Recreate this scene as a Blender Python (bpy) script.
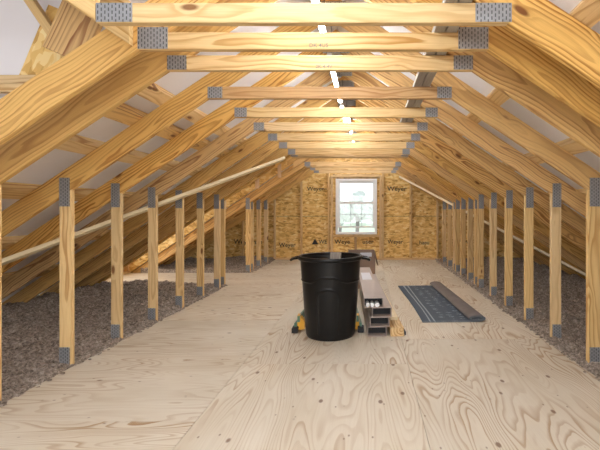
import bpy, bmesh, math, random
from mathutils import Vector, Matrix, noise
random.seed(7)
for o in list(bpy.data.objects): bpy.data.objects.remove(o)
S = bpy.context.scene
COL = S.collection
# ------------------------------------------------------------------ camera
CH = 1.166                      # eye height over the plywood deck
cam = bpy.data.cameras.new('camera'); camo = bpy.data.objects.new('camera', cam); COL.objects.link(camo)
camo.location = (0, 0, CH); camo.rotation_euler = (math.pi/2, 0, 0)
cam.sensor_width = 36; cam.lens = 404/600*36; cam.shift_x = -68/600; cam.shift_y = -14/600
cam.clip_start = .05; cam.clip_end = 300
S.camera = camo
S.view_settings.view_transform = 'Standard'; S.view_settings.look = 'None'
S.view_settings.gamma = 1; S.view_settings.use_curve_mapping = False
S.view_settings.exposure = 0.30
# ------------------------------------------------------------------ sky
W = bpy.data.worlds.new('sky'); S.world = W; W.use_nodes = True
wn = W.node_tree.nodes; wl = W.node_tree.links; wn.clear()
wo = wn.new('ShaderNodeOutputWorld'); wb = wn.new('ShaderNodeBackground')
wb.inputs[0].default_value = (.90, .95, 1, 1); wb.inputs[1].default_value = 1.35
wl.new(wb.outputs[0], wo.inputs[0])
XC0 = -.287
# soft fill lamp added behind the camera to brighten faces turned to it
def area(name, loc, rot, sx, sy, power, col=(1, 1, 1)):
    l = bpy.data.lights.new(name, 'AREA'); l.shape = 'RECTANGLE'; l.size = sx; l.size_y = sy; l.energy = power; l.color = col
    o = bpy.data.objects.new(name, l); COL.objects.link(o); o.location = loc; o.rotation_euler = rot; return o
area('soft_fill_light', (-.3, -2.2, 1.25), (math.radians(92), 0, 0), 2.6, 1.5, 40, (1, .98, .95))
LED_STRENGTH = 62.0
area('dormer_fill_lamp', (XC0-4.24, 6.98, 1.05), (0, math.radians(-90), 0), 1.3,   .75, 13, (.93, .97, 1))  # area lamp added at the unseen dormer opening to brighten its floor
# ------------------------------------------------------------------ geometry constants (metres)
XC = -.287                      # centre line of the roof
HW = .917                       # half span of a collar tie at its underside
ZT = CH + .844                  # underside of the ties
PITCH = 2/3; A = math.atan(PITCH); CA, SA = math.cos(A), math.sin(A)
ZR = ZT + PITCH*HW              # rafter underside at the ridge
RD = .184                      # rafter depth
YW = 9.67                       # face of the studs of the far gable
UP = 1.94                       # inner face of the knee posts from the centre line
RV = RD/CA                      # rafter depth measured plumb
def under(u): return ZR - PITCH*u
# ------------------------------------------------------------------ node helpers
def newmat(name):
    m = bpy.data.materials.new(name); m.use_nodes = True; nt = m.node_tree; nt.nodes.clear()
    out = nt.nodes.new('ShaderNodeOutputMaterial'); b = nt.nodes.new('ShaderNodeBsdfPrincipled')
    nt.links.new(b.outputs[0], out.inputs[0]); return m, nt, b
class N:
    def __init__(s, nt): s.nt = nt
    def n(s, t, **k):
        x = s.nt.nodes.new(t)
        for a, v in k.items():
            setattr(x, a, v)
        return x
    def set(s, sock, v):
        if hasattr(v, 'links') or isinstance(v, bpy.types.NodeSocket): s.nt.links.new(v, sock)
        else: sock.default_value = v
    def math(s, op, a, b=0, c=None, clamp=False):
        x = s.n('ShaderNodeMath', operation=op); x.use_clamp = clamp
        s.set(x.inputs[0], a); s.set(x.inputs[1], b)
        if c is not None: s.set(x.inputs[2], c)
        return x.outputs[0]
    def vmath(s, op, a, b):
        x = s.n('ShaderNodeVectorMath', operation=op); s.set(x.inputs[0], a); s.set(x.inputs[1], b); return x.outputs[0]
    def noise(s, vec, scale, detail=2, rough=.5, dist=0, col=False):
        x = s.n('ShaderNodeTexNoise'); s.set(x.inputs['Vector'], vec); x.inputs['Scale'].default_value = scale
        x.inputs['Detail'].default_value = detail; x.inputs['Roughness'].default_value = rough; x.inputs['Distortion'].default_value = dist
        return x.outputs['Color' if col else 'Fac']
    def ramp(s, f, stops, interp='LINEAR'):
        x = s.n('ShaderNodeValToRGB'); s.set(x.inputs[0], f); e = x.color_ramp; e.interpolation = interp
        while len(e.elements) < len(stops): e.elements.new(.5)
        for i, (p, c) in enumerate(stops):
            e.elements[i].position = p; e.elements[i].color = (c, c, c, 1) if isinstance(c, (int, float)) else (*c, 1)
        return x.outputs[0]
    def mix(s, f, a, b, mode='MIX'):
        x = s.n('ShaderNodeMix', data_type='RGBA', blend_type=mode)
        s.set(x.inputs[0], f); s.set(x.inputs[6], a if not isinstance(a, tuple) else (*a[:3], 1)); s.set(x.inputs[7], b if not isinstance(b, tuple) else (*b[:3], 1))
        return x.outputs[2]
    def bump(s, b, h, strength=.3, dist=.002):
        x = s.n('ShaderNodeBump'); x.inputs['Strength'].default_value = strength; x.inputs['Distance'].default_value = dist
        s.set(x.inputs['Height'], h); s.nt.links.new(x.outputs[0], b.inputs['Normal'])
    def objpos(s, shift=True):
        c = s.n('ShaderNodeTexCoord').outputs['Object']
        if not shift: return c
        r = s.n('ShaderNodeObjectInfo').outputs['Random']
        k = s.n('ShaderNodeCombineXYZ'); s.set(k.inputs[0], s.math('MULTIPLY', r, 91.7)); s.set(k.inputs[1], s.math('MULTIPLY', r, 0.0)); s.set(k.inputs[2], s.math('MULTIPLY', r, 0.0))
        return s.vmath('ADD', c, k.outputs[0]), r
    def sep(s, v):
        x = s.n('ShaderNodeSeparateXYZ'); s.set(x.inputs[0], v); return x.outputs
    def comb(s, x, y, z):
        k = s.n('ShaderNodeCombineXYZ'); s.set(k.inputs[0], x); s.set(k.inputs[1], y); s.set(k.inputs[2], z); return k.outputs[0]
def simple(name, col, rough=.6, metal=0, bumpscale=0, bs=.2, var=0, spec=None):
    m, nt, b = newmat(name); q = N(nt)
    b.inputs['Roughness'].default_value = rough; b.inputs['Metallic'].default_value = metal
    if spec is not None: b.inputs['Specular IOR Level'].default_value = spec
    p = q.objpos(False)
    f = q.noise(p, 9, 4, .6)
    c = q.mix(f, tuple(x*(1-var) for x in col), tuple(min(1, x*(1+var)) for x in col))
    nt.links.new(c, b.inputs['Base Color'])
    if bumpscale: q.bump(b, q.noise(p, bumpscale, 4, .6), bs, .004)
    return m
def lumber(name, pale, mid, dark, contrast, freq=42, knots=.55, tint=.25, rough=.62):
    """plain-sawn softwood: rings round a wandering pith, cut by the board's own faces"""
    m, nt, b = newmat(name); q = N(nt)
    p, r = q.objpos()
    x, y, z = q.sep(p)
    lo = q.comb(q.math('MULTIPLY', x, .9), q.math('MULTIPLY', r, 37.0), 0)
    w1 = q.math('SUBTRACT', q.noise(lo, 1.0, 2, .5), .5)
    w2 = q.math('SUBTRACT', q.noise(q.vmath('ADD', lo, (13.1, 4.2, 0)), 1.0, 2, .5), .5)
    r2 = q.math('FRACT', q.math('MULTIPLY', r, 17.3))
    yy = q.math('ADD', q.math('ADD', y, q.math('MULTIPLY', w1, .16)), q.math('SUBTRACT', q.math('MULTIPLY', r2, .10), .03))
    zz = q.math('ADD', q.math('ADD', z, q.math('MULTIPLY', w2, .22)), q.math('SUBTRACT', q.math('MULTIPLY', r, .10), .05))
    rad = q.math('SQRT', q.math('ADD', q.math('MULTIPLY', yy, yy), q.math('MULTIPLY', zz, zz)))
    ps = q.vmath('MULTIPLY', p, (2.2, 16, 16))
    rad = q.math('ADD', rad, q.math('MULTIPLY', q.math('SUBTRACT', q.noise(ps, 1.0, 3, .5), .5), .030))
    # knots: sparse cells stretched along the board
    pk = q.vmath('MULTIPLY', p, (3.0, 0, 8))
    v = q.n('ShaderNodeTexVoronoi', feature='F1'); q.set(v.inputs['Vector'], pk); v.inputs['Scale'].default_value = 1.0
    pick = q.sep(v.outputs['Color'])[0]
    has = q.math('GREATER_THAN', pick, knots-.08)
    kd = v.outputs['Distance']
    near = q.math('MULTIPLY', q.ramp(kd, [(0, 1), (.38, 0)], 'EASE'), has)
    rad = q.math('ADD', rad, q.math('MULTIPLY', near, .030))
    ring = q.math('FRACT', q.math('MULTIPLY', rad, freq))
    late = q.ramp(ring, [(0, 0), (.45, .12), (.80, 1), (.93, .85), (1, 0)])
    wn_ = q.n('ShaderNodeTexWhiteNoise', noise_dimensions='2D'); q.set(wn_.inputs['Vector'], q.comb(q.math('FLOOR', q.math('MULTIPLY', rad, freq)), q.math('MULTIPLY', r, 50), 0))
    late = q.math('MULTIPLY', late, q.math('ADD', .3, q.math('MULTIPLY', wn_.outputs['Value'], .85)), clamp=True)
    fib = q.noise(q.vmath('MULTIPLY', p, (5, 260, 260)), 1.0, 2, .6)
    big = q.noise(q.vmath('MULTIPLY', p, (.8, 9, 9)), 1.0, 2, .5)
    amp = q.math('MULTIPLY', q.ramp(big, [(.3, .4), (.6, 1)]), contrast)
    c = q.mix(q.math('MULTIPLY', late, amp), pale, mid)
    c = q.mix(q.math('MULTIPLY', q.ramp(fib, [(.38, 0), (.75, 1)]), .27), c, dark)
    c = q.mix(q.math('MULTIPLY', q.ramp(kd, [(.085, 1), (.15, 0)]), has), c, (.17, .065, .02))
    c = q.mix(q.math('MULTIPLY', q.math('MULTIPLY', near, near), .25), c, mid)
    hs = q.n('ShaderNodeHueSaturation')
    q.set(hs.inputs['Value'], q.math('ADD', 1-tint*.6, q.math('MULTIPLY', r2, tint)))
    q.set(hs.inputs['Saturation'], q.math('ADD', .93, q.math('MULTIPLY', r, .16)))
    q.set(hs.inputs['Color'], c)
    nt.links.new(hs.outputs[0], b.inputs['Base Color']); b.inputs['Roughness'].default_value = rough
    q.bump(b, fib, .15, .001)
    return m
M = {}
M['rafter'] = lumber('southern_pine_rafter', (.80, .505, .185), (.30, .105, .018), (.34, .14, .03), 1.0, 52, .60, .22)
M['tie'] = lumber('pale_pine_tie', (.84, .61, .31), (.50, .25, .06), (.42, .21, .06), 1.0, 40, .68, .12)
M['brown_tie'] = lumber('brown_streaked_pine', (.60, .38, .18), (.36, .17, .06), (.3, .15, .06), 1.0, 40, .5, .1)
M['post'] = lumber('pine_stud', (.86, .62, .31), (.46, .21, .055), (.42, .2, .06), .85, 40, .66, .2)
M['pink'] = lumber('pinkish_pine', (.80, .58, .38), (.62, .38, .20), (.5, .3, .15), .6, 40, .6, .1)
M['white_edge'] = lumber('fresh_pale_batten', (.92, .78, .52), (.76, .56, .30), (.6, .42, .2), .5, 40, .75, .05)
M['grey_wood'] = lumber('grey_and_shaded_board', (.42, .38, .33), (.30, .26, .22), (.2, .17, .14), .6, 40, .8, .1)  # plain grey for the offcut; on the tie boards it paints underside shade
def mat_plate():
    m, nt, b = newmat('toothed_galvanised_plate'); q = N(nt)
    p = q.objpos(False); x, y, z = q.sep(p)
    # punched slots in rows
    fx = q.math('ABSOLUTE', q.math('SUBTRACT', q.math('FRACT', q.math('MULTIPLY', x, 62)), .5))
    col_i = q.math('FLOOR', q.math('MULTIPLY', x, 62))
    zz = q.math('ADD', q.math('MULTIPLY', z, 38), q.math('MULTIPLY', q.math('MODULO', col_i, 2), .5))
    fz = q.math('ABSOLUTE', q.math('SUBTRACT', q.math('FRACT', zz), .5))
    slot = q.math('MULTIPLY', q.math('LESS_THAN', fx, .17), q.math('LESS_THAN', fz, .30))
    n_ = q.noise(p, 30, 3, .6)
    c = q.mix(n_, (.26, .27, .285), (.44, .45, .47))
    c = q.mix(slot, c, (.11, .11, .115))
    nt.links.new(c, b.inputs['Base Color']); b.inputs['Metallic'].default_value = .55; b.inputs['Roughness'].default_value = .42
    q.bump(b, slot, .4, .002); return m
M['plate'] = mat_plate()
def mat_sheath():
    m, nt, b = newmat('lilac_grey_roof_board'); q = N(nt)
    p = q.objpos(False)
    n_ = q.noise(p, 1.6, 4, .55); f2 = q.noise(q.vmath('MULTIPLY', p, (2, 30, 2)), 1, 3, .6)
    c = q.mix(n_, (.84, .81, .83), (.90, .875, .90)); c = q.mix(q.math('MULTIPLY', f2, .25), c, (.78, .74, .74))
    nt.links.new(c, b.inputs['Base Color']); b.inputs['Roughness'].default_value = .55; return m
M['sheath'] = mat_sheath()
def mat_osb():
    m, nt, b = newmat('oriented_strand_board'); q = N(nt)
    p = q.objpos(False); q_ = q.noise(p, 6, 2, .5, 0, True)
    pw = q.vmath('ADD', p, q.vmath('MULTIPLY', q_, (.12, .12, .12)))
    def flakes(sx, sz, off):
        v = q.n('ShaderNodeTexVoronoi', feature='F1'); q.set(v.inputs['Vector'], q.vmath('ADD', q.vmath('MULTIPLY', pw, (sx, 20, sz)), off)); v.inputs['Scale'].default_value = 1
        return q.sep(v.outputs['Color'])
    a = flakes(9, 34, (0, 0, 0)); c2 = flakes(13, 22, (7, 3, 1))
    f = q.math('MULTIPLY', q.math('ADD', a[0], c2[1]), .5)
    c = q.ramp(f, [(.1, (.46, .24, .05)), (.4, (.76, .47, .14)), (.6, (.87, .59, .21)), (.9, (.96, .76, .38))])
    nt.links.new(c, b.inputs['Base Color']); b.inputs['Roughness'].default_value = .55
    q.bump(b, f, .2, .002); return m
M['osb'] = mat_osb()
def mat_ply():
    m, nt, b = newmat('rotary_cut_plywood'); q = N(nt)
    g = q.n('ShaderNodeAttribute', attribute_name='grain').outputs['Vector']   # u along the grain, v across, panel seed
    u, v, s_ = q.sep(g)
    base = q.comb(q.math('MULTIPLY', u, .50), q.math('MULTIPLY', v, 2.9), q.math('MULTIPLY', s_, 9.0))
    h = q.noise(base, 1.0, 2, .42, .25)
    h2 = q.noise(q.vmath('MULTIPLY', base, (3.4, 2.4, 1)), 1.0, 2, .5)
    hh = q.math('ADD', h, q.math('MULTIPLY', h2, .06))
    lines = q.math('FRACT', q.math('MULTIPLY', hh, 34))
    late = q.ramp(lines, [(0, 0), (.5, 0), (.84, 1), (.94, .9), (1, 0)])
    wn_ = q.n('ShaderNodeTexWhiteNoise', noise_dimensions='2D'); q.set(wn_.inputs['Vector'], q.comb(q.math('FLOOR', q.math('MULTIPLY', hh, 34)), s_, 0))
    late = q.math('MULTIPLY', late, q.math('ADD', .25, q.math('MULTIPLY', wn_.outputs['Value'], .9)), clamp=True)
    msk = q.noise(q.comb(u, q.math('MULTIPLY', v, 1.5), q.math('MULTIPLY', s_, 5)), 1.1, 2, .5)
    seedamt = q.math('ADD', .7, q.math('MULTIPLY', q.math('FRACT', q.math('MULTIPLY', s_, 3.77)), .5))
    amp = q.math('MULTIPLY', q.ramp(msk, [(.36, .12), (.62, 1)]), seedamt)
    tone = q.noise(q.comb(q.math('MULTIPLY', u, 1.2), q.math('MULTIPLY', v, 3), s_), 1, 3, .55)
    c = q.ramp(tone, [(.3, (.73, .64, .50)), (.7, (.84, .765, .64))])
    c = q.mix(q.math('MULTIPLY', late, q.math('MULTIPLY', amp, .85)), c, (.42, .24, .095))
    # knots and scuffs
    def dots(sc, off, thr, r0, r1):
        vo = q.n('ShaderNodeTexVoronoi', feature='F1'); q.set(vo.inputs['Vector'], q.vmath('ADD', q.comb(q.math('MULTIPLY', u, sc), q.math('MULTIPLY', v, sc*1.8), s_), off)); vo.inputs['Scale'].default_value = 1
        return q.math('MULTIPLY', q.ramp(vo.outputs['Distance'], [(r0, 1), (r1, 0)]), q.math('GREATER_THAN', q.sep(vo.outputs['Color'])[0], thr))
    c = q.mix(q.math('MULTIPLY', dots(3.4, (3, 1, 0), .34, .06, .10), .85), c, (.20, .10, .05))
    c = q.mix(q.math('MULTIPLY', dots(9, (1, 8, 0), .58, .05, .12), .75), c, (.25, .15, .09))
    fine = q.noise(q.comb(q.math('MULTIPLY', u, 4), q.math('MULTIPLY', v, 120), s_), 1, 3, .6)
    c = q.mix(q.math('MULTIPLY', q.ramp(fine, [(.4, 0), (.8, 1)]), .18), c, (.5, .38, .27))
    vv = q.math('ADD', .90, q.math('MULTIPLY', q.math('FRACT', q.math('MULTIPLY', s_, 7.13)), .12))
    c = q.mix(1.0, c, q.comb(vv, vv, vv), 'MULTIPLY')
    nt.links.new(c, b.inputs['Base Color']); b.inputs['Roughness'].default_value = .55
    q.bump(b, fine, .12, .001); return m
M['ply'] = mat_ply()
def mat_insul():
    m, nt, b = newmat('loose_fill_cellulose'); q = N(nt)
    p = q.objpos(False)
    a = q.noise(p, 42, 6, .8); v = q.n('ShaderNodeTexVoronoi', feature='F1'); q.set(v.inputs['Vector'], p); v.inputs['Scale'].default_value = 46
    f = q.math('ADD', q.math('MULTIPLY', a, .9), q.math('MULTIPLY', q.sep(v.outputs['Color'])[0], .10))
    c = q.ramp(f, [(.34, (.10, .077, .06)), (.5, (.35, .285, .235)), (.66, (.66, .57, .49))])
    nt.links.new(c, b.inputs['Base Color']); b.inputs['Roughness'].default_value = 1; b.inputs['Specular IOR Level'].default_value = .1
    q.bump(b, f, .9, .02); return m
M['insul'] = mat_insul()
M['black'] = simple('black_bin_plastic', (.005, .005, .0055), .3, 0, 60, .03, .2, .32)
M['carton'] = simple('taupe_printed_card', (.47, .385, .34), .5, 0, 0, 0, .1)
M['carton_in'] = simple('bare_inner_card', (.16, .11, .08), .8, 0, 0, 0, .1)
M['carton_brown'] = simple('brown_cardboard', (.30, .20, .145), .75, 0, 0, 0, .12)
M['card_white'] = simple('white_printed_label', (.72, .72, .78), .4, 0, 0, 0, .04)
M['white'] = simple('white_vinyl', (.90, .905, .91), .35, 0, 0, 0, .02)
M['green'] = simple('green_fibreglass', (.12, .22, .15), .45, 0, 0, 0, .12)
M['alu'] = simple('brushed_aluminium', (.55, .62, .62), .35, .75, 0, 0, .08)
M['orange'] = simple('orange_yellow_plastic', (.85, .42, .03), .4, 0, 0, 0, .05)
M['rubber'] = simple('black_rubber', (.02, .02, .022), .7)
M['ink'] = simple('stamp_ink', (.035, .03, .03), .9)
M['ink_faint'] = simple('faint_grey_ink', (.20, .17, .14), .9)
M['fixture'] = simple('white_enamel_fixture', (.75, .76, .78), .3, 0, 0, 0, .02)
M['darksteel'] = simple('dark_steel', (.10, .10, .11), .4, .6)
m, nt, b = newmat('led_diffuser'); b.inputs['Base Color'].default_value = (.9, .9, .9, 1)
b.inputs['Emission Color'].default_value = (.90, .95, 1, 1); b.inputs['Emission Strength'].default_value = LED_STRENGTH; M['led'] = m
M['led_far'] = m.copy(); M['led_far'].name = 'led_diffuser_dimmer'; M['led_far'].node_tree.nodes['Principled BSDF'].inputs['Emission Strength'].default_value = LED_STRENGTH*1.15
m, nt, b = newmat('window_glass')
for n_ in [x for x in nt.nodes if x.type == 'BSDF_PRINCIPLED']: nt.nodes.remove(n_)
gl = nt.nodes.new('ShaderNodeBsdfGlossy'); gl.inputs['Roughness'].default_value = .02; tr = nt.nodes.new('ShaderNodeBsdfTransparent'); tr.inputs[0].default_value = (.95, .97, .96, 1)
mx = nt.nodes.new('ShaderNodeMixShader'); mx.inputs[0].default_value = .06
nt.links.new(tr.outputs[0], mx.inputs[1]); nt.links.new(gl.outputs[0], mx.inputs[2]); nt.links.new(mx.outputs[0], [x for x in nt.nodes if x.type == 'OUTPUT_MATERIAL'][0].inputs[0]); M['glass'] = m
# ------------------------------------------------------------------ mesh helpers
def link(name, me, mats, parent=None, mtx=None):
    o = bpy.data.objects.new(name, me); COL.objects.link(o)
    for x in (mats if isinstance(mats, (list, tuple)) else [mats]): me.materials.append(x)
    if parent: o.parent = parent
    if mtx is not None: o.matrix_local = mtx
    return o
def mesh(name, verts, faces, mats, parent=None, mtx=None, smooth=False, mi=None):
    me = bpy.data.meshes.new(name); me.from_pydata([tuple(v) for v in verts], [], faces); me.update()
    bm = bmesh.new(); bm.from_mesh(me); bmesh.ops.recalc_face_normals(bm, faces=bm.faces); bm.to_mesh(me); bm.free()
    if smooth: me.polygons.foreach_set('use_smooth', [True]*len(me.polygons))
    if mi: me.polygons.foreach_set('material_index', mi)
    return link(name, me, mats, parent, mtx)
def bevel(me, w, seg=1):
    bm = bmesh.new(); bm.from_mesh(me)
    bmesh.ops.bevel(bm, geom=bm.edges[:], offset=w, segments=seg, affect='EDGES', clamp_overlap=True)
    bm.to_mesh(me); bm.free()
BF = [(0, 1, 2, 3), (7, 6, 5, 4), (0, 4, 5, 1), (1, 5, 6, 2), (2, 6, 7, 3), (3, 7, 4, 0)]
def basis(a, X, Z):
    X = Vector(X).normalized(); Z = Vector(Z); Z = (Z - X*Z.dot(X)).normalized(); Y = Z.cross(X)
    return Matrix(((X.x, Y.x, Z.x, a[0]), (X.y, Y.y, Z.y, a[1]), (X.z, Y.z, Z.z, a[2]), (0, 0, 0, 1)))
def board(name, a, b, w, t, up, mat, parent=None, cuts=(0, 0), bev=.0025, jitter=0):
    """sawn board: centre line a-b, width w along up, thickness t; cuts = slope of each end cut"""
    a, b = Vector(a), Vector(b); L = (b-a).length
    v = []
    for y in (-t/2, t/2):
        for (e, x0) in ((0, 0), (1, L)):
            for z in ((-w/2, w/2) if e == 0 else (w/2, -w/2)):
                v.append((x0 + cuts[e]*z, y, z))
    o = mesh(name, v, BF, mat, parent, basis(a, b-a, up))
    if bev: bevel(o.data, bev)
    return o
def box(name, lo, hi, mat, parent=None, bev=0, seg=1, origin=None):
    c = Vector(origin) if origin else (Vector(lo)+Vector(hi))/2
    x0, y0, z0 = Vector(lo)-c; x1, y1, z1 = Vector(hi)-c
    v = [(x0, y0, z0), (x1, y0, z0), (x1, y0, z1), (x0, y0, z1), (x0, y1, z0), (x1, y1, z0), (x1, y1, z1), (x0, y1, z1)]
    o = mesh(name, v, BF, mat, parent, Matrix.Translation(c))
    if bev: bevel(o.data, bev, seg)
    return o
class MB:
    def __init__(s): s.v = []; s.f = []; s.m = []
    def box(s, lo, hi, mi=0, mtx=None):
        x0, y0, z0 = lo; x1, y1, z1 = hi; n = len(s.v)
        vs = [(x0, y0, z0), (x1, y0, z0), (x1, y0, z1), (x0, y0, z1), (x0, y1, z0), (x1, y1, z0), (x1, y1, z1), (x0, y1, z1)]
        s.v += [tuple(mtx @ Vector(p)) if mtx else p for p in vs]; s.f += [tuple(n+i for i in f) for f in BF]; s.m += [mi]*6
    def prism(s, poly, y0, y1, mi=0):
        n = len(s.v); k = len(poly)
        s.v += [(x, y0, z) for x, z in poly] + [(x, y1, z) for x, z in poly]
        s.f += [tuple(range(n, n+k)), tuple(range(n+2*k-1, n+k-1, -1))] + [(n+i, n+(i+1) % k, n+k+(i+1) % k, n+k+i) for i in range(k)]
        s.m += [mi]*(k+2)
    def tube(s, pts, r, seg=10, mi=0):
        n = len(s.v); pts = [Vector(p) for p in pts]
        for i, p in enumerate(pts):
            d = (pts[min(i+1, len(pts)-1)] - pts[max(i-1, 0)]).normalized()
            a = d.cross(Vector((0, 0, 1)) if abs(d.z) < .9 else Vector((1, 0, 0))).normalized(); c = d.cross(a)
            for k in range(seg):
                t = 2*math.pi*k/seg; s.v.append(tuple(p + (a*math.cos(t)+c*math.sin(t))*r))
        for i in range(len(pts)-1):
            for k in range(seg):
                s.f.append((n+i*seg+k, n+i*seg+(k+1) % seg, n+(i+1)*seg+(k+1) % seg, n+(i+1)*seg+k)); s.m.append(mi)
        s.f.append(tuple(range(n, n+seg))); s.f.append(tuple(range(n+(len(pts)-1)*seg, n+len(pts)*seg))); s.m += [mi]*2
    def build(s, name, mats, parent=None, mtx=None, smooth=False):
        return mesh(name, s.v, s.f, mats, parent, mtx, smooth, s.m)
def thing(name, label, cat, loc=(0, 0, 0), rot=(0, 0, 0), group=None):
    o = bpy.data.objects.new(name, None); o.empty_display_size = .1; COL.objects.link(o); o.location = loc; o.rotation_euler = rot
    return tag(o, label, cat, group)
def tag(o, label, cat, group=None, kind=None):
    o['label'] = label; o['category'] = cat
    if group: o['group'] = group
    if kind: o['kind'] = kind
    return o
def struct(o, label=None):
    o['kind'] = 'structure'
    if label: o['label'] = label
    return o
def text(name, body, size, mat, parent, mtx, sx=1, ext=.0006):
    cu = bpy.data.curves.new(name, 'FONT'); cu.body = body; cu.size = size; cu.extrude = ext; cu.offset = size*.012; cu.align_x = 'CENTER'; cu.align_y = 'CENTER'
    t = bpy.data.objects.new(name+'_tmp', cu); COL.objects.link(t); bpy.context.view_layer.update()
    me = bpy.data.meshes.new_from_object(t.evaluated_get(bpy.context.evaluated_depsgraph_get())); bpy.data.objects.remove(t)
    for v in me.vertices: v.co.x *= sx
    me.materials.clear(); return link(name, me, mat, parent, mtx)
FRONT = Matrix.Rotation(math.pi/2, 4, 'X')      # lettering facing -Y
# ------------------------------------------------------------------ floor: plywood panels in one deck
FL, FR = -2.215, 1.607
def build_floor():
    v, f, g = [], [], []
    def panel(x0, x1, y0, y1, along, seed, poly=None):
        gap = .0013; n = len(v)
        x0 += gap; x1 -= gap; y0 += gap; y1 -= gap
        for z in (-.019, 0):
            for (x, y) in ((x0, y0), (x1, y0), (x1, y1), (x0, y1)):
                v.append((x, y, z)); g.append((x, y, seed) if along == 'x' else (y, x, seed))
        f.extend([(n+4, n+5, n+6, n+7), (n, n+3, n+2, n+1), (n, n+1, n+5, n+4), (n+1, n+2, n+6, n+5), (n+2, n+3, n+7, n+6), (n+3, n, n+4, n+7)])
    S1, S2 = -.955, .305
    k = [1]
    def column(x0, x1, cuts, along):
        for a, b in zip(cuts, cuts[1:]):
            k[0] += 1; panel(x0, x1, a, b, along, k[0]*1.37)
    column(FL, S1, [-4, -2.6, -1.38, -.16, 1.05, 2.24, 3.27, 4.30, 5.5, 6.34], 'x')
    column(FL, S1, [7.63, 8.6, YW], 'x')
    column(S1, S2, [-4, -1.8, .64, 3.08, 5.52, 7.9, YW], 'y')
    column(S2, FR, [-4, -1.2, 1.24, 3.68, 6.1, 8.5, YW], 'y')
    panel(-4.55, S1, 6.345, 7.0, 'x', 3.3); panel(-4.55, S1, 7.0, 7.625, 'x', 5.9)
    o = mesh('floor', v, f, M['ply'])
    # recalc may flip nothing in vertex order: store the grain frame per vertex
    at = o.data.attributes.new('grain', 'FLOAT_VECTOR', 'POINT')
    at.data.foreach_set('vector', [c for p in g for c in p])
    struct(o, 'bare plywood deck of butted panels with swirling grain')
build_floor()
# ceiling of the storey below, carrying joists and insulation
o = box('floor', (-4.75, -4, -.20), (4.2, 9.9, -.165), M['carton_brown']); o.name = 'floor_below'; struct(o)
# ------------------------------------------------------------------ roof deck
def roof_deck():
    t = .03; up = RV + .046
    def slab(side, u0, u1, y0, y1, mb, flip=1):
        z0, z1 = under(u0)+up, under(u1)+up
        mb.prism([(XC+side*u0, z0), (XC+side*u1, z1), (XC+side*u1, z1+t), (XC+side*u0, z0+t)], y0, y1)
    l = MB(); E = 4.35
    slab(-1, 0, .96, -4, 2.44, l); slab(-1, 0, E, 2.44, 6.34, l); slab(-1, 0, 1.15, 6.34, 7.63, l); slab(-1, 0, E, 7.63, 9.82, l)
    o = l.build('ceiling', M['sheath']); struct(o, 'lilac grey roof sheathing over the left rafters')
    r = MB(); slab(1, 0, E, -4, 9.82, r); o = r.build('ceiling', M['sheath']); struct(o, 'lilac grey roof sheathing over the right rafters')
roof_deck()
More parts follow.
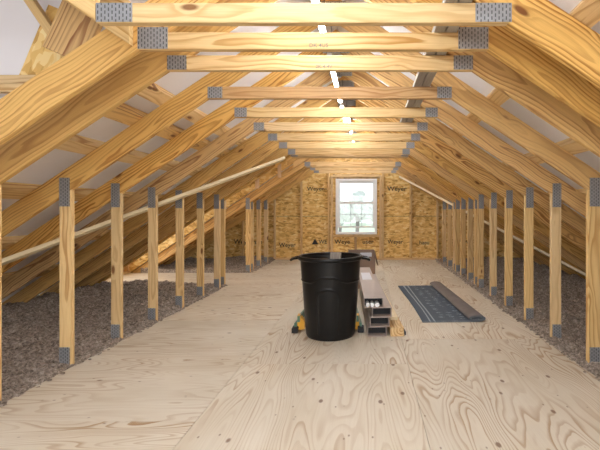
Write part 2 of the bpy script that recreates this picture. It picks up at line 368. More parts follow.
# ------------------------------------------------------------------ far gable wall with window opening
WX0, WX1, WZ0, WZ1 = -.776, .214, .606, 1.942
def gable():
    y0, y1 = YW+.09, YW+.105; z0 = -.16
    e = 4.45
    def top(x): return under(abs(x-XC))+RV+.04
    w = MB()
    w.prism([(XC-e, z0), (WX0, z0), (WX0, top(WX0)), (XC-e, top(XC-e))], y0, y1)
    w.prism([(WX1, z0), (XC+e, z0), (XC+e, top(XC+e)), (WX1, top(WX1))], y0, y1)
    w.prism([(WX0, z0), (WX1, z0), (WX1, WZ0), (WX0, WZ0)], y0, y1)
    w.prism([(WX0, WZ1), (WX1, WZ1), (WX1, top(WX1)), (XC, top(XC)), (WX0, top(WX0))], y0, y1)
    o = w.build('wall_back', M['osb']); struct(o, 'strand board gable wall behind the window studs')
    # horizontal joints between the sheets
    for z in (1.04,):
        for (a, b_) in ((XC-3.2, WX0), (WX1, XC+3.2)):
            box('panel_joint', (a, y0-.0015, z-.004), (b_, y0, z+.004), M['ink'], o)
    # mill stamps on the sheets
    def stamp(x, z, body, size, sx=1.0): text('mill_stamp', body, size, M['ink'], o, Matrix.Translation((x, y0-.002, z)) @ FRONT, sx)
    stamp(-1.27, 1.70, 'Weyer', .13, 1.1); stamp(-1.06, 1.70, 'haeuser', .055, .8)
    stamp(1.02-.32, 1.70, 'Weyer', .15, 1.1); stamp(1.36, 1.70, 'hae', .13)
    tri = MB(); tri.prism([(-1.36, .36), (-1.20, .36), (-1.28, .50)], y0-.002, y0-.0005); tri.build('mill_stamp', M['ink'], o)
    stamp(-1.09, .42, 'WE', .13); stamp(-.62, .42, 'Weye', .14, 1.1); stamp(.0, .42, 'user', .14, 1.1); stamp(.66, .42, 'Weyer', .13); stamp(1.36, .40, 'haeu', .13)
    stamp(-1.95, .34, 'Weyer', .14); stamp(-2.9, .42, 'Weyerhae', .16); stamp(2.3, .42, 'Weyer', .15)
    # studs
    def stud(x, w_=.038, z1=None, nm='wall_stud', lab=None):
        z1 = z1 or under(abs(x-XC))+.13
        return board(nm, (x, YW+.045, .038), (x, YW+.045, z1), w_, .089, (-1, 0, 0), M['post'])
    G = 'studs of the far gable wall'
    for x, lab in ((-2.24, 'gable wall stud at the left end beside the last knee post'), (-1.60, 'gable wall stud midway between left post row and window'),
                   (-.945, 'outer gable stud directly left of the window'), (.36, 'outer gable stud directly right of the window'),
                   (1.03, 'gable wall stud midway between window and right post row'), (1.67, 'gable wall stud at the right end beside the last knee post'),
                   (-3.0, 'gable stud in the dark eave behind the left posts'), (2.5, 'gable stud in the dark eave behind the right posts')):
        tag(stud(x, .055 if abs(x-1.03) < .1 else .04), lab, 'stud', G)
    tag(stud(-.87, .055, 2.02, 'jack_stud'), 'jack stud against the left side of the window', 'stud', G)
    tag(stud(.30, .055, 2.02, 'jack_stud'), 'jack stud against the right side of the window', 'stud', G)
    o = board('window_header', (-.84, YW+.045, 2.01), (.27, YW+.045, 2.01), .075, .089, (0, 0, 1), M['post']); tag(o, 'horizontal wooden header above the window', 'beam')
    o = board('rough_sill', (-.84, YW+.045, .565), (.27, YW+.045, .565), .038, .089, (0, 0, 1), M['post']); tag(o, 'flat wooden sill board under the window', 'beam')
    o = board('cripple_stud', (-.30, YW+.045, .038), (-.30, YW+.045, .546), .05, .089, (-1, 0, 0), M['brown_tie']); tag(o, 'short reddish cripple stud under the window sill', 'stud')
    o = board('bottom_plate', (-2.3, YW+.045, .019), (1.75, YW+.045, .019), .038, .089, (0, 0, 1), M['post']); tag(o, 'wooden bottom plate along the foot of the gable wall', 'beam')
gable()
# ------------------------------------------------------------------ window
def window():
    x0, x1, z0, z1 = -.777, .215, .604, 1.943; y = YW+.03
    def frame(nm, a0, a1, b0, b1, wdt, ya, yb, parent, mat=None, bot=None):
        m_ = MB(); bot = bot or wdt
        m_.box((a0, ya, b0), (a0+wdt, yb, b1)); m_.box((a1-wdt, ya, b0), (a1, yb, b1))
        m_.box((a0+wdt, ya, b0), (a1-wdt, yb, b0+bot)); m_.box((a0+wdt, ya, b1-wdt), (a1-wdt, yb, b1))
        return m_.build(nm, mat or M['white'], parent)
    r = bpy.data.objects.new('window_1', None); COL.objects.link(r); r['kind'] = 'structure'; r['label'] = 'white vinyl double hung window in the gable wall'
    frame('window_frame', x0, x1, z0, z1, .055, y, y+.10, r)
    up = frame('upper_sash', x0+.055, x1-.055, 1.33, z1-.055, .045, y+.055, y+.085, r, bot=.06)
    box('window_glass', (x0+.1, y+.068, 1.39), (x1-.1, y+.072, z1-.1), M['glass'], up)
    lo = frame('lower_sash', x0+.055, x1-.055, .765, 1.39, .045, y+.015, y+.045, r, bot=.035)
    box('window_glass', (x0+.1, y+.028, .80), (x1-.1, y+.032, 1.345), M['glass'], lo)
    m_ = MB()
    for k in (1, 2):
        xx = x0+.1 + (x1-x0-.2)*k/3; m_.box((xx-.006, y+.022, .80), (xx+.006, y+.038, 1.345))
    m_.box((x0+.1, y+.022, 1.075), (x1-.1, y+.038, 1.087)); m_.build('muntin', simple('grey_grille', (.42, .45, .47), .5), lo)
window()
# ------------------------------------------------------------------ outside seen through the window
gm, nt, b = newmat('overexposed_grass'); q = N(nt); c = q.mix(q.noise(q.objpos(False), .6, 5, .6), (.50, .60, .44), (.66, .72, .58)); nt.links.new(c, b.inputs['Base Color']); b.inputs['Roughness'].default_value = 1  # overexposure of the lawn is put into its pale base colour
o = box('ground', (-60, 10.4, -3.1), (60, 140, -3.0), gm); struct(o, 'overexposed pale green lawn outside the window')
fm = simple('hazy_foliage', (.52, .56, .53), .9, 0, 3, .5, .3); bk = simple('grey_bark', (.30, .27, .25), .9)
def tree(x, y, h, r, lab, seed):
    t = thing('tree', lab, 'tree', (x, y, -3), group='trees beyond the lawn')
    m_ = MB(); m_.tube([(0, 0, 0), (.1, 0, h*.3), (0, .1, h*.62)], .28, 8); rnd = random.Random(seed)
    for k in range(5):
        a = k*1.3; m_.tube([(0, 0, h*(.35+.06*k)), (math.cos(a)*r*.6, math.sin(a)*r*.6, h*(.55+.07*k))], .1, 6)
    m_.build('trunk', bk, t)
    bm = bmesh.new()
    for k in range(26):
        a = rnd.uniform(0, 6.28); rr = r*rnd.uniform(.1, .85); zz = h*rnd.uniform(.4, .95)
        s = r*rnd.uniform(.2, .42)
        bmesh.ops.create_icosphere(bm, subdivisions=2, radius=s, matrix=Matrix.Translation((math.cos(a)*rr*(1.25-zz/h), math.sin(a)*rr*(1.25-zz/h), zz)))
    for v in bm.verts: v.co += Vector(noise.noise_vector(v.co*1.7))*.35
    me = bpy.data.meshes.new('crown'); bm.to_mesh(me); bm.free(); link('crown', me, fm, t)
tree(-1.7, 62, 6.9, 2.3, 'bushy tree centred behind the upper window sash', 1)
tree(1.6, 70, 6.4, 3.0, 'hazy tree behind the right half of the upper sash', 2)
tree(-5.2, 75, 5.6, 3.0, 'low tree behind the left half of the upper sash', 3)
# ------------------------------------------------------------------ trusses
def plate(x, z, w, h, parent, horiz=True, y=-.0215, ang=0, host=None):
    o = mesh('nail_plate', [(sx*w/2, sy*.0015, sz*h/2) for sy in (-1, 1) for sx, sz in ((-1, -1), (1, -1), (1, 1), (-1, 1))],
             BF, M['plate'], parent, Matrix.Translation((x, y, z)) @ Matrix.Rotation(ang, 4, 'Y'))
    if host: o.parent = host; o.matrix_parent_inverse = host.matrix_basis.inverted()
    return o
def rafter(side, parent, u0=0, u1=4.33, y=0, mat='rafter', w=.152):
    off = w/2/CA
    p0 = (side*u0, y, under(u0)+off); p1 = (side*u1, y, under(u1)+off)
    if side < 0: return board('rafter', p1, p0, w, .038, (0, 0, 1), M[mat], parent, (math.tan(A), math.tan(A)))
    return board('rafter', p0, p1, w, .038, (0, 0, 1), M[mat], parent, (-math.tan(A), -math.tan(A)))
def post(side, parent, y=0, plates=True, w=.089, mat='post'):
    xc = side*(UP+w/2); zt = under(UP+w/2)
    k = board('knee_post', (xc, y, -.019), (xc, y, zt), w, .038, (-1, 0, 0), M[mat], parent, (0, side*PITCH))
    if plates:
        plate(xc+side*.004, 1.308, .078, .215, parent, y=y-.0215, host=k)
        plate(xc+side*.004, .062, .078, .165, parent, y=y-.0215, host=k)
def truss(d, label, left=True, rd=.152, tie_mat='tie', tie_plies=1, stampt=None, platew=.155, ph=.084, hw=HW):
    t = thing('roof_truss', label, 'roof truss', (XC, d+.019, 0), group='roof trusses spanning the attic')
    if d < 2.5: rd = RD
    if left: rafter(-1, t, w=rd); post(-1, t)
    rafter(1, t, w=rd); post(1, t)
    tie = None
    for k in range(tie_plies):
        b_ = board('collar_tie', (-hw, k*.039-.001, ZT+.0445), (hw, k*.039-.001, ZT+.0445), .089, .038, (0, 0, 1), M[tie_mat], t,
              (0, 0))
        tie = b_ if k == 0 else tie
    pw = platew
    plate(-hw+pw/2+.002, ZT+.003+ph/2, pw, ph, t, host=tie); plate(hw-pw/2-.002, ZT+.003+ph/2, pw, ph, t, host=tie)
    if left:
        plate(0, ZR+.04, .24, .15, t)
    board('bottom_chord', (-4.33, 0, -.019-.07), (4.33, 0, -.019-.07), .14, .038, (0, 0, 1), M['post'], t)
    if stampt:
        o = text('mill_stamp', stampt[0], .027, M['ink_faint'], t, Matrix.Translation((stampt[1], -.0205, ZT+.020)) @ FRONT, 1.1)
        o.parent = tie; o.matrix_parent_inverse = tie.matrix_basis.inverted()
    return t
truss(1.81, 'nearest roof truss, its pale collar tie cut off by the top of the view', left=False, platew=.162, hw=.932)
truss(2.11, 'second roof truss from the viewer, wide bright plates on its pale tie', stampt=('DK 4U5', .03), platew=.157, ph=.112)
truss(2.42, 'third roof truss from the viewer, dark toothed plates on its pale tie', stampt=('2K 4-4V', .023), platew=.115)
truss(3.03, 'roof truss whose brown streaked collar tie is darker than all others', tie_mat='brown_tie', platew=.11)
truss(3.64, 'roof truss directly behind the brown streaked collar tie', platew=.11)
truss(4.25, 'roof truss second behind the brown streaked collar tie', platew=.11)
truss(4.86, 'roof truss third behind the brown streaked collar tie', platew=.11)
truss(5.46, 'roof truss fourth behind the brown streaked collar tie', platew=.11)
truss(6.07, 'roof truss just in front of the doubled truss at the side opening', platew=.11)
truss(6.28, 'multi-ply roof truss at the near side of the left side opening', tie_plies=5, platew=.11)
truss(7.65, 'roof truss with pinkish rafter at the far side of the left side opening', platew=.11)
truss(7.85, 'roof truss right behind the far side of the left side opening', platew=.11)
truss(8.38, 'last but one roof truss before the gable wall', platew=.11)
truss(8.98, 'last roof truss directly in front of the gable wall', platew=.11)
for d, lab in ((6.69, 'half frame of rafter and knee post opposite the near side of the left opening'), (7.2, 'half frame of rafter and knee post opposite the far side of the left opening')):
    t = thing('jack_truss', lab, 'roof frame', (XC, d+.019, 0)); rafter(1, t, HW*.0+.02); post(1, t)
    rafter(-1, t, .02, 1.05)
    board('bottom_chord', (1.0, 0, -.089), (4.33, 0, -.089), .14, .038, (0, 0, 1), M['post'], t)
# pinkish rafter of the truss behind the opening
for o in bpy.data.objects:
    if o.name.startswith('rafter') and o.parent and abs(o.parent.location.y-7.669) < .01 and o.matrix_local.translation.x < -1: o.data.materials[0] = M['pink']
# ------------------------------------------------------------------ purlins over the rafters
def purlin(side, u, y0, y1, mat, lab, w=.10, near=False):
    t0, t1 = (RV if near else .152/CA)+.0005, RV+.0455; zc = under(u)+(t0+t1)/2
    o = board('purlin', (XC+side*u, y0, zc), (XC+side*u, y1, zc), w, (t1-t0)*CA, Vector((side*CA, 0, -SA)), M[mat], bev=0); tag(o, lab, 'purlin', 'boards running across the rafters')
for side, nm in ((-1, 'left'), (1, 'right')):
    ye = 6.3 if side < 0 else 9.6
    for u, lab in ((1.25, 'uppermost purlin above the knee posts on the %s slope'), (1.80, 'middle purlin just above the knee posts on the %s slope'), (2.30, 'purlin just outside the %s knee posts'), (2.95, 'low purlin behind the %s knee posts'), (3.6, 'lowest purlin at the eave on the %s slope')):
        purlin(side, u, 2.47, ye, 'post', lab % nm, .11)
purlin(1, 1.25, -3.9, 2.46, 'post', 'pale purlin in the upper right corner over the nearest rafter', .11, True)
purlin(-1, 1.47, 2.47, 5.4, 'rafter', 'extra orange purlin close below the uppermost one on the left slope', .12)
# loose boards lying on top of the collar ties, underside shade painted grey
for x, w, lab in ((.372, .058, 'inner board of the grey pair lying on the ties near their right end'), (.436, .058, 'outer board of the grey pair lying on the ties near their right end')):
    o = board('loose_board', (x, 1.2, ZT+.107), (x, 4.62, ZT+.107), w, .034, (1, 0, 0), M['grey_wood']); tag(o, lab, 'board', 'grey boards lying on the ties')
# diagonal braces nailed under the rafters
def brace(side, ua, ya, ub, yb, lab):
    def P(u, y): return Vector((XC+side*u, y, under(u)-.021/CA))
    o = board('diagonal_brace', P(ua, ya), P(ub, yb), .075, .036, Vector((side*SA*-1, 0, -CA)).cross(P(ub, yb)-P(ua, ya)), M['white_edge']); tag(o, lab, 'brace')
brace(-1, 3.62, 2.2, .97, 6.03, 'long pale diagonal brace under the left rafters')
brace(1, 3.62, 6.15, 1.0, 9.05, 'long pale diagonal brace under the right rafters')
# ------------------------------------------------------------------ LED strips hung under the ridge
for k, y in enumerate([-2.6, -1.2, .2, 1.6, 3.0, 4.4, 5.8, 7.2, 8.45]):
    nm = ['first of the strips behind the viewer', 'second of the strips behind the viewer', 'above the viewer', 'over the three nearest ties', 'over the brown streaked tie', 'over the middle ties', 'over the doubled truss', 'over the left side opening', 'nearest the gable wall'][k]
    t = thing('strip_light', 'slim white LED strip light under the ridge, %s' % nm, 'light', (XC, y, 2.30 if k < 6 else 2.52), group='LED strips under the ridge')
    L = 1.2 if k < 8 else .9
    box('housing', (-.02, 0, .010), (.02, L, .04), M['fixture'], t, .004)
    box('diffuser', (-.014, .01, -.012), (.014, L-.01, .010), M['led'] if k < 6 else M['led_far'], t, .004, 2)
    m_ = MB()
    for yy in (.15, L-.15): m_.tube([(0, yy, .04), (0, yy, (ZR-2.30+.02) if k < 6 else (ZR-2.52+.02))], .003, 6)
    m_.build('hanger', M['darksteel'], t)
# ------------------------------------------------------------------ insulation
def insulation(x0, x1, y0, y1, step, lab, edge):
    nx = int((x1-x0)/step)+1; ny = int((y1-y0)/step)+1
    v, f = [], []
    for j in range(ny):
        y = y0+(y1-y0)*j/(ny-1)
        for i in range(nx):
            x = x0+(x1-x0)*i/(nx-1); p = Vector((x, y, 0))
            e = abs(x-edge)
            h = .015 + .035*min(1, e/.3)
            h += .05*noise.noise(p*1.3)*min(1, e/.3)
            h += .030*noise.noise(p*9) + .030*noise.noise(p*23+Vector((5, 5, 5))) + .020*noise.noise(p*47)
            if e < .05: h = min(h, .03)
            v.append((x, y, h))
    for j in range(ny-1):
        for i in range(nx-1):
            a = j*nx+i; f.append((a, a+1, a+nx+1, a+nx))
    # skirt down to the joists
    ring = [i for i in range(nx)] + [j*nx+nx-1 for j in range(1, ny)] + [(ny-1)*nx+i for i in range(nx-2, -1, -1)] + [j*nx for j in range(ny-2, 0, -1)]
    n = len(v)
    for r in ring: v.append((v[r][0], v[r][1], -.15))
    k = len(ring)
    for i in range(k): f.append((ring[i], n+i, n+(i+1) % k, ring[(i+1) % k]))
    f.append(tuple(range(n, n+k)))
    o = mesh('insulation', v, f, M['insul'], smooth=True); tag(o, lab, 'insulation', kind='stuff')
# wavy inner edge: a few clumps spill on the deck
insulation(-4.3, FL-.002, -1.0, 6.33, .018, 'grey brown loose insulation behind the near left posts', FL)
insulation(-4.3, FL-.002, 7.64, YW+.05, .03, 'grey brown loose insulation behind the far left posts', FL)
insulation(FR+.002, 3.75, -1.0, YW+.05, .018, 'grey brown loose insulation behind the right posts', FR)
def clumps():
    bm = bmesh.new(); rnd = random.Random(3)
    for k in range(420):
        y = rnd.uniform(1.6, 9.4); s = rnd.choice((-1, 1))
        if s < 0 and 6.3 < y < 7.66: continue
        r = rnd.uniform(.005, .016); off = abs(rnd.gauss(0, .016))
        x = (FL+off) if s < 0 else (FR-off)
        bmesh.ops.create_icosphere(bm, subdivisions=2, radius=r, matrix=Matrix.Translation((x, y, r*.35)) @ Matrix.Diagonal((1.2, 1.2, .55, 1)))
    for v in bm.verts: v.co += Vector(noise.noise_vector(v.co*40))*.007; v.co.z = max(v.co.z, .0005)
    me = bpy.data.meshes.new('insulation_crumbs'); bm.to_mesh(me); bm.free()
    tag(link('insulation_crumbs', me, M['insul']), 'crumbs of insulation spilled along both edges of the deck', 'insulation', kind='stuff')
clumps()
# ------------------------------------------------------------------ side dormer in the left slope
def dormer():
    y0, y1 = 6.34, 7.63; xo = XC-4.28
    w = MB()
    w.box((xo-.03, y0-.6, -.16), (xo, y0+.28, 1.9)); w.box((xo-.03, y1-.28, -.16), (xo, y1+.6, 1.9))
    w.box((xo-.03, y0+.28, -.16), (xo, y1-.28, .42)); w.box((xo-.03, y0+.28, 1.75), (xo, y1-.28, 1.9))
    o = w.build('wall_left', M['osb']); struct(o, 'strand board front wall of the left side dormer')
    for yy in (y0-.02, y1-.013):
        c = MB(); u0 = 1.1
        c.prism([(XC-u0, under(u0)+.187), (XC-u0, 2.42), (xo, 2.42), (xo, under(4.28)+.187)], yy-.012, yy+.012)
        o = c.build('wall_left', M['osb']); struct(o, 'strand board cheek wall of the left side dormer')
    o = box('ceiling', (xo-.03, y0-.05, 2.42), (XC-.9, y1+.05, 2.45), M['osb']); struct(o, 'strand board ceiling of the left side dormer')
    t = thing('dormer_framing', 'wood stud framing inside the left side opening', 'framing', (xo+.045, y0, 0))
    for k, yy in enumerate((.06, .27, .66, 1.03, 1.22)):
        if k == 2: board('stud', (0, yy, .038), (0, yy, .5), .038, .089, (0, 1, 0), M['post'], t)
        else: board('stud', (0, yy, .038), (0, yy, 1.85), .038, .089, (0, 1, 0), M['post'], t)
    board('wall_plate', (0, .02, .019), (0, 1.27, .019), .089, .038, (1, 0, 0), M['post'], t)
    board('sill_board', (0, .29, .519), (0, 1.01, .519), .089, .038, (1, 0, 0), M['post'], t)
    board('top_plate', (0, .02, 1.87), (0, 1.27, 1.87), .089, .038, (1, 0, 0), M['post'], t)
    for k, yy in enumerate((.3, .75, 1.1)):
        board('ceiling_joist', (.05, yy, 2.31), (3.0, yy, 2.31), .089, .038, (0, 0, 1), M['rafter'], t)
    board('header', (2.95, .03, 2.25), (2.95, 1.26, 2.25), .20, .038, (0, 0, 1), M['rafter'], t)
    for u, yy in ((1.62, .62), (2.15, .5), (1.3, .9)):
        board('cripple', (4.235-u, yy, under(u)+.01), (4.235-u, yy, 2.26), .06, .038, (1, 0, 0), M['pink'], t)
dormer()
# ------------------------------------------------------------------ valley framing beside the nearest trusses, upper left
def valley():
    def P(px, py, d): return Vector(((px-368)*d/404-(XC-HW), d, CH+(211-py)*d/404-ZT))
    t = thing('valley_framing', 'slanted boards framing a roof valley at the upper left corner', 'framing', (XC-HW, 0, ZT))
    for y, mt in ((2.089, 'tie'), (1.829, 'tie')):     # rafters rising to the left out of the tie ends
        board('valley_rafter', (-1.5, y, 1.5*PITCH+RV/2), (-.020, y, RV/2+.013), RD, .038, (0, 0, 1), M[mt], t, (-math.tan(A), -math.tan(A)))
    board('wide_board', P(98, -22, 2.19), P(64, 56, 2.19), .235, .034, (1, 0, .3), M['rafter'], t)
    board('thin_brace', P(22, -12, 2.27), P(72, 62, 2.27), .045, .05, (1, 0, .5), M['post'], t)
    board('lower_panel', P(66, 12, 2.36), P(36, 84, 2.36), .21, .02, (1, 0, .4), M['osb'], t)
    board('ledger', P(-90, 80, 2.33), P(60, 80, 2.33), .048, .038, (0, 0, 1), M['post'], t)
    board('ledger', P(-90, 88.5, 2.31), P(60, 88.5, 2.31), .048, .038, (0, 0, 1), M['tie'], t)
    # the cross gable itself
    zt, x0, x1 = 3.35, -4.7, XC-.96
    def dk(x): return under(abs(x-XC))+RV+.046
    m_ = MB(); m_.prism([(x0, dk(x0)), (x1, dk(x1)), (x1, zt), (x0, zt)], 2.42, 2.438)
    m_.prism([(x0-.02, zt), (x1, zt), (x1, zt+.03), (x0-.02, zt+.03)], -3.9, 2.44)
    m_.box((x0-.03, -3.9, -.16), (x0, 2.44, zt)); m_.box((x1, -3.9, dk(x1)+.02), (x1+.02, 2.44, zt+.03))
    struct(m_.build('wall_left', M['sheath']), 'lilac grey sheathed recess of the cross gable at the upper left')
valley()
# ------------------------------------------------------------------ trash can
def trash_can():
    cx, cy = -.355, 3.83; H = .742
    t = thing('trash_can', 'large black plastic trash can standing in the middle of the plywood floor', 'trash can', (cx, cy, 0)); t.scale = (1.045, 1.045, 1)
    nA, nZ = 240, 150; v, f = [], []
    def R(z): 
        return .222 + (.274-.222)*(z/H)**.9
    def bead(d, w): return math.exp(-(d/w)**2)
    def shape(th, z):
        # th = 0 faces the viewer; arch and band repeat on both faces
        a = math.atan2(math.sin(th), math.cos(th)); a2 = a if abs(a) < math.pi/2 else (math.pi-abs(a))*(1 if a > 0 else -1)
        s = a2*.25
        band = .525 + .05*math.exp(-(s/.11)**4) - .0
        r = R(z)
        r += .0075*bead(z-band, .007) + (.0045 if z > band else 0)*0
        r -= .004/(1+math.exp(-(band-z)/.004))*1.0
        # arch outline
        if z < .50:
            w = .095; top = .375
            dd = abs(abs(s)-w) if z < top else abs(math.hypot(s, z-top)-w)
            if z > .06: r += .006*bead(dd, .007)
        if z < .02: r -= .006*(1-z/.02)
        return r
    for j in range(nZ+1):
        z = H*j/nZ
        for i in range(nA):
            th = 2*math.pi*i/nA; r = shape(th, z); v.append((r*math.sin(th), -r*math.cos(th), z))
    for j in range(nZ):
        for i in range(nA): a = j*nA+i; b_ = j*nA+(i+1) % nA; f.append((a, b_, b_+nA, a+nA))
    f.append(tuple(range(nA)))
    # inner wall
    base = nZ*nA; rows = [(.270, H), (.262, H-.05), (.215, .03)]
    prev = base
    for (r, z) in rows:
        n = len(v)
        for i in range(nA): th = 2*math.pi*i/nA; v.append((r*math.sin(th), -r*math.cos(th), z))
        for i in range(nA): f.append((prev+i, prev+(i+1) % nA, n+(i+1) % nA, n+i))
        prev = n
    f.append(tuple(range(prev, prev+nA)))
    mesh('bin_body', v, f, M['black'], t, smooth=True)
    # rolled rim
    rv, rf = [], []; prof = [(.270, .718), (.288, .712), (.293, .722), (.293, .740), (.288, .747), (.276, .748), (.268, .742), (.266, .725)]
    for i in range(96):
        th = 2*math.pi*i/96
        for (r, z) in prof: rv.append((r*math.sin(th), -r*math.cos(th), z))
    k = len(prof)
    for i in range(96):
        for j in range(k): rf.append((i*k+j, i*k+(j+1) % k, ((i+1) % 96)*k+(j+1) % k, ((i+1) % 96)*k+j))
    mesh('rim', rv, rf, M['black'], t, smooth=True)
    for s in (-1, 1):
        m_ = MB()
        m_.tube([(s*.285, -.07, .728), (s*.325, -.066, .722), (s*.352, -.045, .708), (s*.356, 0, .704), (s*.352, .045, .708), (s*.325, .066, .722), (s*.285, .07, .728)], .011, 10)
        m_.box((min(s*.285, s*.35), -.055, .719), (max(s*.285, s*.35), .055, .726))
        m_.build('handle', M['black'], t, smooth=False)
    # offcut poking up
    o = board('offcut', (cx-.02, cy+.06, .036), (cx+.035, cy+.200, .752), .13, .02, (1, -.7, 0), M['grey_wood']); tag(o, 'grey board offcut standing inside the black trash can', 'offcut')
trash_can()
# ------------------------------------------------------------------ folded step ladder lying on the floor behind the can
def ladder():
    t = thing('step_ladder', 'folded green fibreglass step ladder lying flat behind the trash can', 'ladder', (-.385, 3.9, 0), (0, 0, math.radians(1.5)))
    L = 2.0; w0, w1 = .315, .165
    def wx(y): return w0+(w1-w0)*y/L
    for s in (-1, 1):
        for z0, z1, ins, mat in ((.012, .085, 0, M['green']), (.095, .15, .03, M['green'])):
            m_ = MB(); xa, xb = s*(wx(0)-ins), s*(wx(L)-ins); k = .022
            ys, ye = .0, L-(.25 if ins else 0)
            vs = []
            for y, x in ((ys, xa), (ye, xb)):
                vs += [(x-k/2, y, z0), (x+k/2, y, z0), (x+k/2, y, z1), (x-k/2, y, z1)]
            mesh('rail', vs, BF, mat, t)
        box('foot', (s*w0-.03, -.045, 0), (s*w0+.03, .06, .05), M['rubber'], t, .006)
        m_ = MB(); a, b_ = s*(w0-.085), s*(w0-.016)
        m_.prism([(a, .02), (b_, .012), (b_, .155), ((a+b_)/2+s*.01, .15), (a, .09)], .02, .10); m_.build('corner_brace', M['orange'], t)
    n = 6
    for k in range(n):
        y = .30+k*.3; x = wx(y)-.012
        box('step', (-x, y, .052), (x, y+.075, .064), M['alu'], t, .002)
    for k in range(3):
        y = .42+k*.5; x = wx(y)-.045
        box('rear_rung', (-x, y, .112), (x, y+.03, .128), M['alu'], t, .002)
    box('top_cap', (-w1-.03, L, .0), (w1+.03, L+.11, .15), M['orange'], t, .01)
ladder()
# ------------------------------------------------------------------ stack of long cartons
def carton(x, z, L, lab, y=3.745, flap=None):
    t = thing('long_carton', lab, 'carton', (x, y, z), (0, 0, math.radians(3.3)), 'long cartons stacked beside the trash can')
    w, h, k = .178, .0885, .004
    m_ = MB()
    m_.box((0, 0, 0), (w, L, k)); m_.box((0, 0, h-k), (w, L, h)); m_.box((0, 0, k), (k, L, h-k)); m_.box((w-k, 0, k), (w, L, h-k))
    m_.box((k, L-k, k), (w-k, L, h-k)); m_.build('sleeve', M['carton'], t)
    box('mouth_shade', (k, .10, k), (w-k, .104, h-k), M['rubber'], t)  # black sheet across the mouth stands in for shade inside the carton
    return t
zs = .001
carton(-.003, zs, 2.0, 'bottom carton of the open-ended stack right of the trash can')
carton(.022, zs+.0895, 2.0, 'second carton from the floor in the open-ended stack')
carton(.042, zs+.179, 2.0, 'third carton from the floor, just below the top carton')
tc = carton(-.036, zs+.2685, 2.05, 'top carton of the stack with white pieces in its open end')
box('label_window', (.03, 1.0, .0885), (.145, 1.55, .0895), M['card_white'], tc)
# white pieces in the open mouth of the top carton
for k, (dx, ww) in enumerate(((.012, .036), (.055, .036), (.10, .045))):
    o = MB(); o.tube([(0, 0, 0), (0, .085, 0)], .017, 12)
    ob = o.build('white_profile', M['white'], None, Matrix.Translation((-.036+dx+.018+.004, 3.750, zs+.2685+.025)) @ Matrix.Rotation(math.radians(3.3), 4, 'Z') @ Matrix.Diagonal((ww/.036, 1, 1.15, 1)))
    tag(ob, 'white rolled piece at the %s of the top carton mouth' % ('left', 'middle', 'right')[k], 'packed piece', 'white pieces in the top carton')
# lumber beside them
def lump(a, b_, w, t_, z, mat, lab, nm='lumber_board'):
    o = board(nm, (a[0], a[1], z), (b_[0], b_[1], z), w, t_, Vector((1, 0, 0)), M[mat]); tag(o, lab, 'board'); return o
lump((.272, 3.75), (.228, 4.4), .125, .082, .042, 'tie', 'thick orange wood block lying along the right side of the carton stack')
lump((.258, 4.0), (.135, 5.9), .075, .036, .102, 'white_edge', 'thin pale board on top of the thick wood block')
o = MB(); o.box((-.006, 0, 0), (.006, 2.2, .03)); ob = o.build('metal_strip', M['darksteel'], None, Matrix.Translation((.352, 3.8, .0)) @ Matrix.Rotation(math.radians(5.1), 4, 'Z')); tag(ob, 'long thin dark metal strip beside the wood block', 'strip')
# brown carton standing at the far end
def far_carton():
    t = thing('cardboard_box', 'tall brown cardboard box with open flaps at the far end of the carton stack', 'box', (-.09, 6.06, 0), (0, 0, math.radians(4)))
    w, d, h, k = .20, .30, .56, .006
    m_ = MB(); m_.box((-w, 0, 0), (w, k, h-.08)); m_.box((-w, d-k, 0), (w, d, h)); m_.box((-w, k, 0), (-w+k, d-k, h)); m_.box((w-k, k, 0), (w, d-k, h)); m_.box((-w+k, k, .0), (w-k, d-k, k))
    m_.build('carton_body', M['carton_brown'], t)
    mesh('flap', [(w, .01, h), (w, d-.01, h), (w+.05, d-.02, h-.22), (w+.05, .02, h-.22), (w-.006, .01, h), (w-.006, d-.01, h), (w+.044, d-.02, h-.22), (w+.044, .02, h-.22)], BF, M['carton_brown'], t)
    box('white_liner', (-.02, .05, .4), (.15, .10, h-.03), M['card_white'], t)
far_carton()
# ------------------------------------------------------------------ half-rolled rug
def mat_rug():
    m, nt, b = newmat('slate_blue_patterned_pile'); q = N(nt)
    u = q.sep(q.n('ShaderNodeAttribute', attribute_name='weave').outputs['Vector']); x, y = u[0], u[1]
    p = q.comb(x, y, 0)
    nz = q.noise(p, 40, 4, .6)
    c = q.mix(nz, (.055, .072, .095), (.115, .14, .17))
    v = q.n('ShaderNodeTexVoronoi', feature='F1'); q.set(v.inputs['Vector'], q.vmath('MULTIPLY', p, (9, 11, 1))); v.inputs['Scale'].default_value = 1; v.inputs['Randomness'].default_value = .35
    mot = q.math('MULTIPLY', q.ramp(v.outputs['Distance'], [(.2, 1), (.38, 0)]), q.math('GREATER_THAN', q.noise(p, 55, 2, .5), .5))
    inner = q.math('GREATER_THAN', x, .19)
    c = q.mix(q.math('MULTIPLY', mot, q.math('MULTIPLY', inner, .8)), c, (.40, .45, .50))
    ln = None
    for a, w in ((.085, .016), (.135, .016)):
        s_ = q.math('LESS_THAN', q.math('ABSOLUTE', q.math('SUBTRACT', x, a)), w/2); ln = s_ if ln is None else q.math('MAXIMUM', ln, s_)
    c = q.mix(q.math('MULTIPLY', ln, .85), c, (.42, .47, .50))
    en = q.math('LESS_THAN', y, .05); c = q.mix(q.math('MULTIPLY', en, .6), c, (.16, .17, .18))
    nt.links.new(c, b.inputs['Base Color']); b.inputs['Roughness'].default_value = .95; q.bump(b, nz, .5, .004); return m
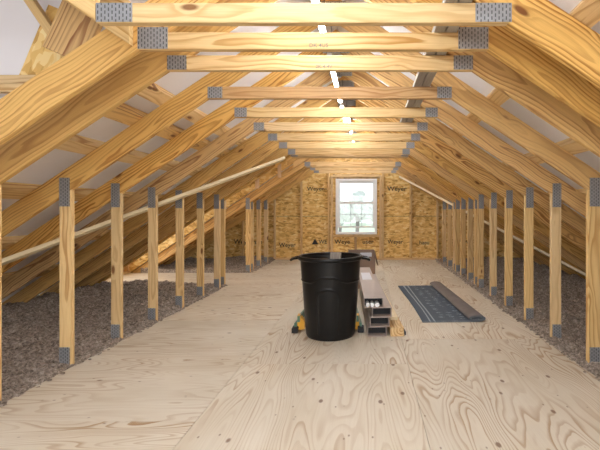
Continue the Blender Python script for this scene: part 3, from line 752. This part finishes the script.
def rug():
    W_ = 2.06; T = .007
    prof = []                 # (x, z, s) bottom line of the rug across its width
    flat = .575; a_, b_ = .094, .036
    for i in range(15): prof.append((flat*i/14, .001, flat*i/14))
    s = flat; x0 = flat; turns = 3.2; n = 120; px, pz = prof[-1][0], prof[-1][1]
    for i in range(1, n+1):
        th = turns*2*math.pi*i/n; sh = i/n*.024*turns/3.2
        aa, bb = a_-sh, b_-sh
        x = x0 + aa*math.sin(th)*1.0 + 0.0; z = .001 + b_ - bb*math.cos(th)
        s += math.hypot(x-px, z-pz); px, pz = x, z; prof.append((x, z, s))
    v, f, g, mi = [], [], [], []
    def nrm(i):
        a = prof[max(i-1, 0)]; c = prof[min(i+1, len(prof)-1)]; dx, dz = c[0]-a[0], c[1]-a[1]; l = math.hypot(dx, dz) or 1
        return -dz/l, dx/l
    ny = 30
    for j in range(ny+1):
        y = W_*j/ny
        for i, (x, z, s_) in enumerate(prof):
            nx, nz = nrm(i); wob = .004*noise.noise(Vector((x*3, y*2, 4))) + (.012*math.sin(y*2.3) if x < .57 else 0)*(1 if i < 3 else 0)
            v.append((x+wob, y, z)); g.append((s_, y, 0)); v.append((x+wob+nx*T*.8, y, z+nz*T*.8)); g.append((s_, y, 0))
    k = len(prof)*2
    for j in range(ny):
        for i in range(len(prof)-1):
            a = j*k+2*i
            f.append((a, a+2, a+2+k, a+k)); mi.append(1); f.append((a+1, a+1+k, a+3+k, a+3)); mi.append(0)
        a = j*k; f.append((a, a+k, a+k+1, a+1)); mi.append(0)
    for j in (0, ny):
        for i in range(len(prof)-1): a = j*k+2*i; f.append((a, a+1, a+3, a+2)); mi.append(0)
    me = bpy.data.meshes.new('rug'); me.from_pydata(v, [], f); me.update(); me.polygons.foreach_set('material_index', mi); me.polygons.foreach_set('use_smooth', [True]*len(f))
    at = me.attributes.new('weave', 'FLOAT_VECTOR', 'POINT'); at.data.foreach_set('vector', [c for p in g for c in p])
    o = link('rug', me, [mat_rug(), simple('brown_grey_rug_backing', (.20, .165, .15), .95, 0, 90, .5, .25)])
    o.location = (.57, 4.215, 0); o.rotation_euler = (0, 0, math.radians(2.6))
    tag(o, 'half rolled slate blue patterned rug with brown backing on the right of the floor', 'rug')
rug()
